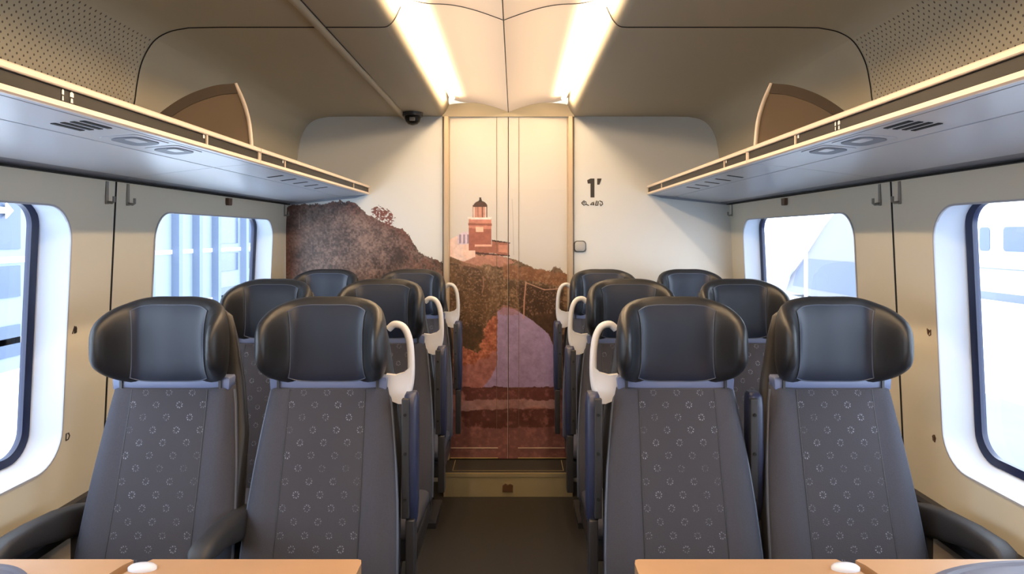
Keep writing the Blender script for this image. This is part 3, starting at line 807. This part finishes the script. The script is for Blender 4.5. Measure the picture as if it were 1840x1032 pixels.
# ------------------------------------------------------------------ tables
def table(s, sd):
    t = thing('table', 'beech laminate folding table on the %s side in front of the seats' % sd, 'table', (0, 0, 0), 'folding tables')
    ZT = .73; Yf = 1.706; Yn = .95
    xs = (.905, .335) if s < 0 else (.885, .333)
    xi = xs[0]
    def slab(nm, pts):
        o = MB().loft([[(s * x, y, z) for x, y in pts] for z in (ZT - .026, ZT - .022, ZT - .001, ZT)]).build(nm, 'wood', t, ang=30)
        return o
    slab('tabletop', [(1.352, Yn), (xi + .03, Yn), (xi + .02, Yf - .10), (xi + .006, Yf - .03), (xi - .006, Yf - .006), (xi + .004, Yf), (1.352, Yf)])
    l = slab('folding_leaf', [(xi - .008, Yn), (xs[1], Yn), (xs[1], Yf - .035), (xs[1] + .004, Yf - .004), (xs[1] + .012, Yf), (xi - .045, Yf), (xi - .062, Yf - .03), (xi - .03, Yf - .09)] if False else [(xi - .012, Yn), (xs[1], Yn), (xs[1], Yf - .02), (xs[1] + .004, Yf - .004), (xs[1] + .012, Yf), (xi - .050, Yf), (xi - .030, Yf - .035), (xi - .012, Yf - .09)])
    MB().box(s * (xi - .06), s * (xi + .06), Yn + .02, Yf - .03, ZT - .046, ZT - .027, .003).build('underframe', 'table_edge', t)
    h = MB().loft([[(s * (xi - .052) + .034 * k * math.cos(a), 1.655 + .012 * k * math.sin(a) * 1.6, z) for a in [2 * math.pi * j / 20 for j in range(20)]] for z, k in ((ZT - .001, 1), (ZT + .006, 1), (ZT + .011, .8), (ZT + .013, .4))]).build('leaf_hinge', 'hinge', t, ang=60)
    MB().box(s * 1.30, s * 1.345, Yn + .1, Yf - .2, .30, ZT - .026, .006).build('wall_bracket', 'grey_metal', t)
    MB().tube([(s * .86, 1.3, .001), (s * .86, 1.3, .02), (s * .86, 1.3, .021), (s * .86, 1.3, ZT - .045)], [.09, .085, .028, .028], 20).build('pedestal', 'grey_metal', t)
table(-1, 'left'); table(1, 'right')
def tray(cx, cy, rx, ry, lab, xmax):
    pts = [(cx + rx * math.cos(2 * math.pi * k / 64), cy + ry * math.sin(2 * math.pi * k / 64)) for k in range(64)]
    pts = [(max(-xmax, min(xmax, x)), y) for x, y in pts]
    rings = []
    for z, k in ((.7305, .985), (.733, 1), (.740, 1), (.743, .985), (.743, .93), (.738, .90)):
        rings.append([(max(-xmax, min(xmax, cx + (x - cx) * k)), cy + (y - cy) * k, z) for x, y in pts])
    tag(MB().loft(rings).build('tray', 'tray', ang=30), lab, 'tray')
tray(-1.22, 1.50, .17, .16, 'dark grey rounded tray at the left edge of the left table', 1.345)
tray(1.30, 1.50, .36, .178, 'dark purple-grey oval tray on the window end of the right table', 1.345)

# ------------------------------------------------------------------ small things on the walls
def hook(s, y, z, lab):
    x = wx(z)
    t = thing('coat_hook', lab, 'coat hook', (0, 0, 0), 'coat hooks under the racks')
    MB().box(s * (x - .001), s * (x - .006), y - .008, y + .008, z - .005, z + .075, .002).build('hook_plate', 'hookgrey', t)
    MB().tube([(s * (x - .004), y, z + .002), (s * (x - .022), y, z), (s * (x - .028), y, z + .004), (s * (x - .028), y, z + .022)], .005, 8).build('hook_arm', 'hookgrey', t)
for s, sd in ((-1, 'left'), (1, 'right')):
    hook(s, YS - .055, 1.645, 'small grey coat hook on the %s wall, nearer side of the panel joint' % sd)
    hook(s, YS + .075, 1.645, 'small grey coat hook on the %s wall, far side of the panel joint' % sd)
    hook(s, YE - .05, 1.655, 'small grey coat hook on the %s wall beside the end wall' % sd)
    y = 3.40; x = wx(1.70)
    tag(MB().loft([[(s * xx, yy, z) for yy, xx in ((y - .022 * k, x), (y + .022 * k, x), (y + .02 * k, x - .016), (y - .02 * k, x - .016))] for z, k in ((1.680, .75), (1.686, 1), (1.715, 1.1))]).build('blind_pull', 'brown'), 'small brown blind pull above the far %s window' % sd, 'blind pull')
def glyph(s, y, z, strokes, lab, m='ink', sz=.011):
    x = wx(z)
    mb = MB()
    for st_ in strokes:
        mb.tube([(s * (wx(z + b * sz) - .0006), y - s * -1 * (a * sz) * (1 if s > 0 else -1) * -1 * (-1 if s < 0 else 1), z + b * sz) for a, b in st_], .0022, 6)
    tag(mb.build('wall_letter', m), lab, 'letter')
A_ = [[(-1, -1), (-.2, 1.1), (-.1, -1)], [(.35, 1), (.8, .5), (.8, -.8), (.3, -1), (.3, .9)]]
D_ = [[(-.8, -1), (-.8, 1), (.3, .9), (.8, 0), (.3, -.9), (-.8, -1)]]
W_ = [[(-.9, 1), (-.7, -.6), (0, -1), (.7, -.7), (.8, .9)], [(-.2, .8), (-.1, -.4), (.3, .6)]]
U_ = [[(-.7, .6), (-.5, -.8), (.2, -1), (.7, .2), (.2, 1), (-.4, .8)], [(.0, .6), (.1, -.6)]]
glyph(-1, 2.255, 1.222, A_, 'tiny black letter mark on the left wall, higher one beside the window')
glyph(-1, 2.245, .877, D_, 'tiny black letter D on the left wall, lower one beside the window')
glyph(1, 2.262, 1.214, W_, 'tiny brown letter mark on the right wall, higher one beside the window', 'brown')
glyph(1, 2.262, .866, U_, 'tiny brown round mark on the right wall, lower one beside the window', 'brown')

# first class sign: big 1 with apostrophe and the scribbled word below
def pz(px, py): return at(px, py, YE)
def outline(P): return [pz(*p) for p in P]
sg = thing('class_sign', 'dark number 1 with a tick and a small word below on the white end wall', 'sign', (0, 0, 0))
MB().poly(outline([(1061, 321), (1068, 321), (1068, 355), (1061, 355), (1061, 330), (1056, 330), (1055, 324)]), YE - .002, .0015).build('numeral', 'ink', sg, smooth=False)
MB().poly(outline([(1073, 321), (1081, 321), (1077, 332), (1073, 332)]), YE - .002, .0015).build('tick', 'ink', sg, smooth=False)
q = MB()
for st_ in ([(1045, 365), (1049, 361), (1053, 363), (1053, 367), (1049, 369), (1045, 365)], [(1049.5, 363), (1049.5, 366)], [(1053, 367), (1058, 369.5)], [(1061, 368), (1064, 364), (1066, 368), (1061, 368)], [(1066, 363), (1067, 369)],
            [(1070, 369), (1072, 361), (1075, 362), (1074, 369), (1070, 369)], [(1077, 361), (1082, 363), (1083, 367), (1079, 370), (1078, 366)]):
    q.tube([(pz(*p)[0], YE - .0012, pz(*p)[1]) for p in st_], .0030, 6)
q.build('word', 'ink', sg)

bt = thing('door_button', 'grey rounded square door button beside the right door frame', 'button', (0, 0, 0))
bx, bz = pz(1042, 443)
MB().loft([[(bx + (x - 0) * k, y, bz + z * k) for x, z in rrect(-.038, .038, -.036, .036, .022)] for y, k in ((YE - .0005, 1), (YE - .008, 1), (YE - .011, .93))]).build('button_rim', 'button_rim', bt)
MB().loft([[(bx + x * k, y, bz + z * k) for x, z in rrect(-.032, .032, -.030, .030, .018)] for y, k in ((YE - .010, 1), (YE - .014, 1), (YE - .016, .92))]).build('button_face', 'button', bt)

# security camera under the ceiling
sc_ = thing('security_camera', 'small black dome camera on the ceiling by the end wall', 'camera', (0, 0, 0))
cx, cy = -.575, 4.16
MB().tube([(cx, cy, ZC - .0005), (cx, cy, ZC - .022)], [.064, .060], 24).build('camera_base', 'shell', sc_)
MB().loft([[(cx + r * math.cos(a), cy + r * math.sin(a), z) for a in [2 * math.pi * k / 24 for k in range(24)]] for r, z in ((.046, ZC - .018), (.048, ZC - .032), (.042, ZC - .052), (.028, ZC - .068), (.008, ZC - .074))]).build('camera_dome', 'smoked', sc_)
MB().box(cx - .012, cx + .02, cy - .058, cy - .040, ZC - .055, ZC - .035, .003).build('camera_lens', 'grey_metal', sc_)

# ------------------------------------------------------------------ outside the windows
struct(MB().box(-60, 60, -40, 90, -.9, -.62).build('ground', 'snow', smooth=False))
tag(MB().box(1.9, 6.4, -2, 40, -.62, -.60).build('wet_path', 'track', smooth=False), 'bluish wet strip of ground below the near right window', 'path', kind='structure')
b = thing('station_building', 'pale station building with blue-grey columns outside the left windows', 'building', (-8, 12, -.62))
b.location = (0, 0, 0)
MB().box(-12, -8, 2, 34, -.62, 7.5).build('facade', 'facade', b, smooth=False)
for y in (7.0, 8.6, 10.2, 11.8, 13.4, 15.0, 16.25, 17.3, 18.4, 20.3, 21.3):
    MB().box(-8.02, -7.82, y - .09, y + .09, -.62, 5).build('column', 'facade_col', b, smooth=False)
for y0, y1 in ((18.7, 20.0), (20.6, 21.1), (10.4, 11.2), (12.1, 13.0)):
    for z0, z1 in ((1.32, 2.05), (.55, 1.05), (-.4, .1)):
        MB().box(-8.02, -7.98, y0, y1, z0, z1).build('window', 'facade_win', b, smooth=False)
for z in (1.15, -.15, 2.25):
    MB().box(-8.06, -7.98, 4, 24, z - .05, z + .05).build('ledge', 'train_white', b, smooth=False)
ar = [(10.62, 1.88), (10.82, 1.88), (10.82, 1.80), (10.98, 1.93), (10.82, 2.06), (10.82, 1.98), (10.62, 1.98)]
MB().polyx(ar, -7.93, -.02).build('arrow_sign', 'white', b, smooth=False)

tr = thing('passenger_train', 'white passenger train with dark windows standing beyond the right window', 'train', (0, 0, 0))
pr = [(16.0, -.35), (15.95, .2), (15.95, 2.1), (16.1, 2.9), (16.5, 3.4), (18.4, 3.4), (18.8, 2.9), (18.9, -.35)]
MB().prism(pr, -5, 31).build('car_body', 'train_white', tr)
for y in (14.6, 16.3, 18.0, 19.9, 21.85, 23.35):
    w = MB().loft([[(x, a, z) for a, z in rrect(y - (.6 if y < 23 else .25), y + (.6 if y < 23 else .25), 1.02, 1.82, .12)] for x in (15.93, 15.96)]).build('window', 'facade_win', tr, smooth=False)
MB().box(16.0, 18.8, -5, 31, -.62, -.35).build('skirt', 'train_grey', tr, smooth=False)
MB().box(15.93, 15.96, -5, 31, .42, .46).build('stripe', 'train_grey', tr, smooth=False)

lo = thing('locomotive', 'pale blue locomotive with a sloping nose seen through the far right window', 'locomotive', (0, 0, 0))
nose = [(19.7, -.5), (25.4, -.5), (24.9, .1), (23.5, .95), (22.2, 1.85), (21.2, 2.4), (20.3, 2.7), (19.7, 2.8)]
MB().polyx(nose, 10, 2.6).build('body', 'loco_top', lo, smooth=False)
MB().polyx([(19.75, -.25), (24.7, -.25), (24.4, .25), (23.7, .75), (19.75, .75)], 9.985, .02).build('blue_band', 'loco', lo, smooth=False)
MB().tube([(9.9, 25.6, -.3), (9.9, 23.6, 1.2), (9.9, 22.2, 2.35), (9.9, 21.3, 3.0)], .16, 8).build('white_edge', 'train_white', lo)
po = tag(MB().tube([(9.2, 21.7, -.62), (9.2, 21.7, 6)], .06, 10).build('lamp_post', 'train_white'), 'thin white post in front of the pale locomotive', 'post')
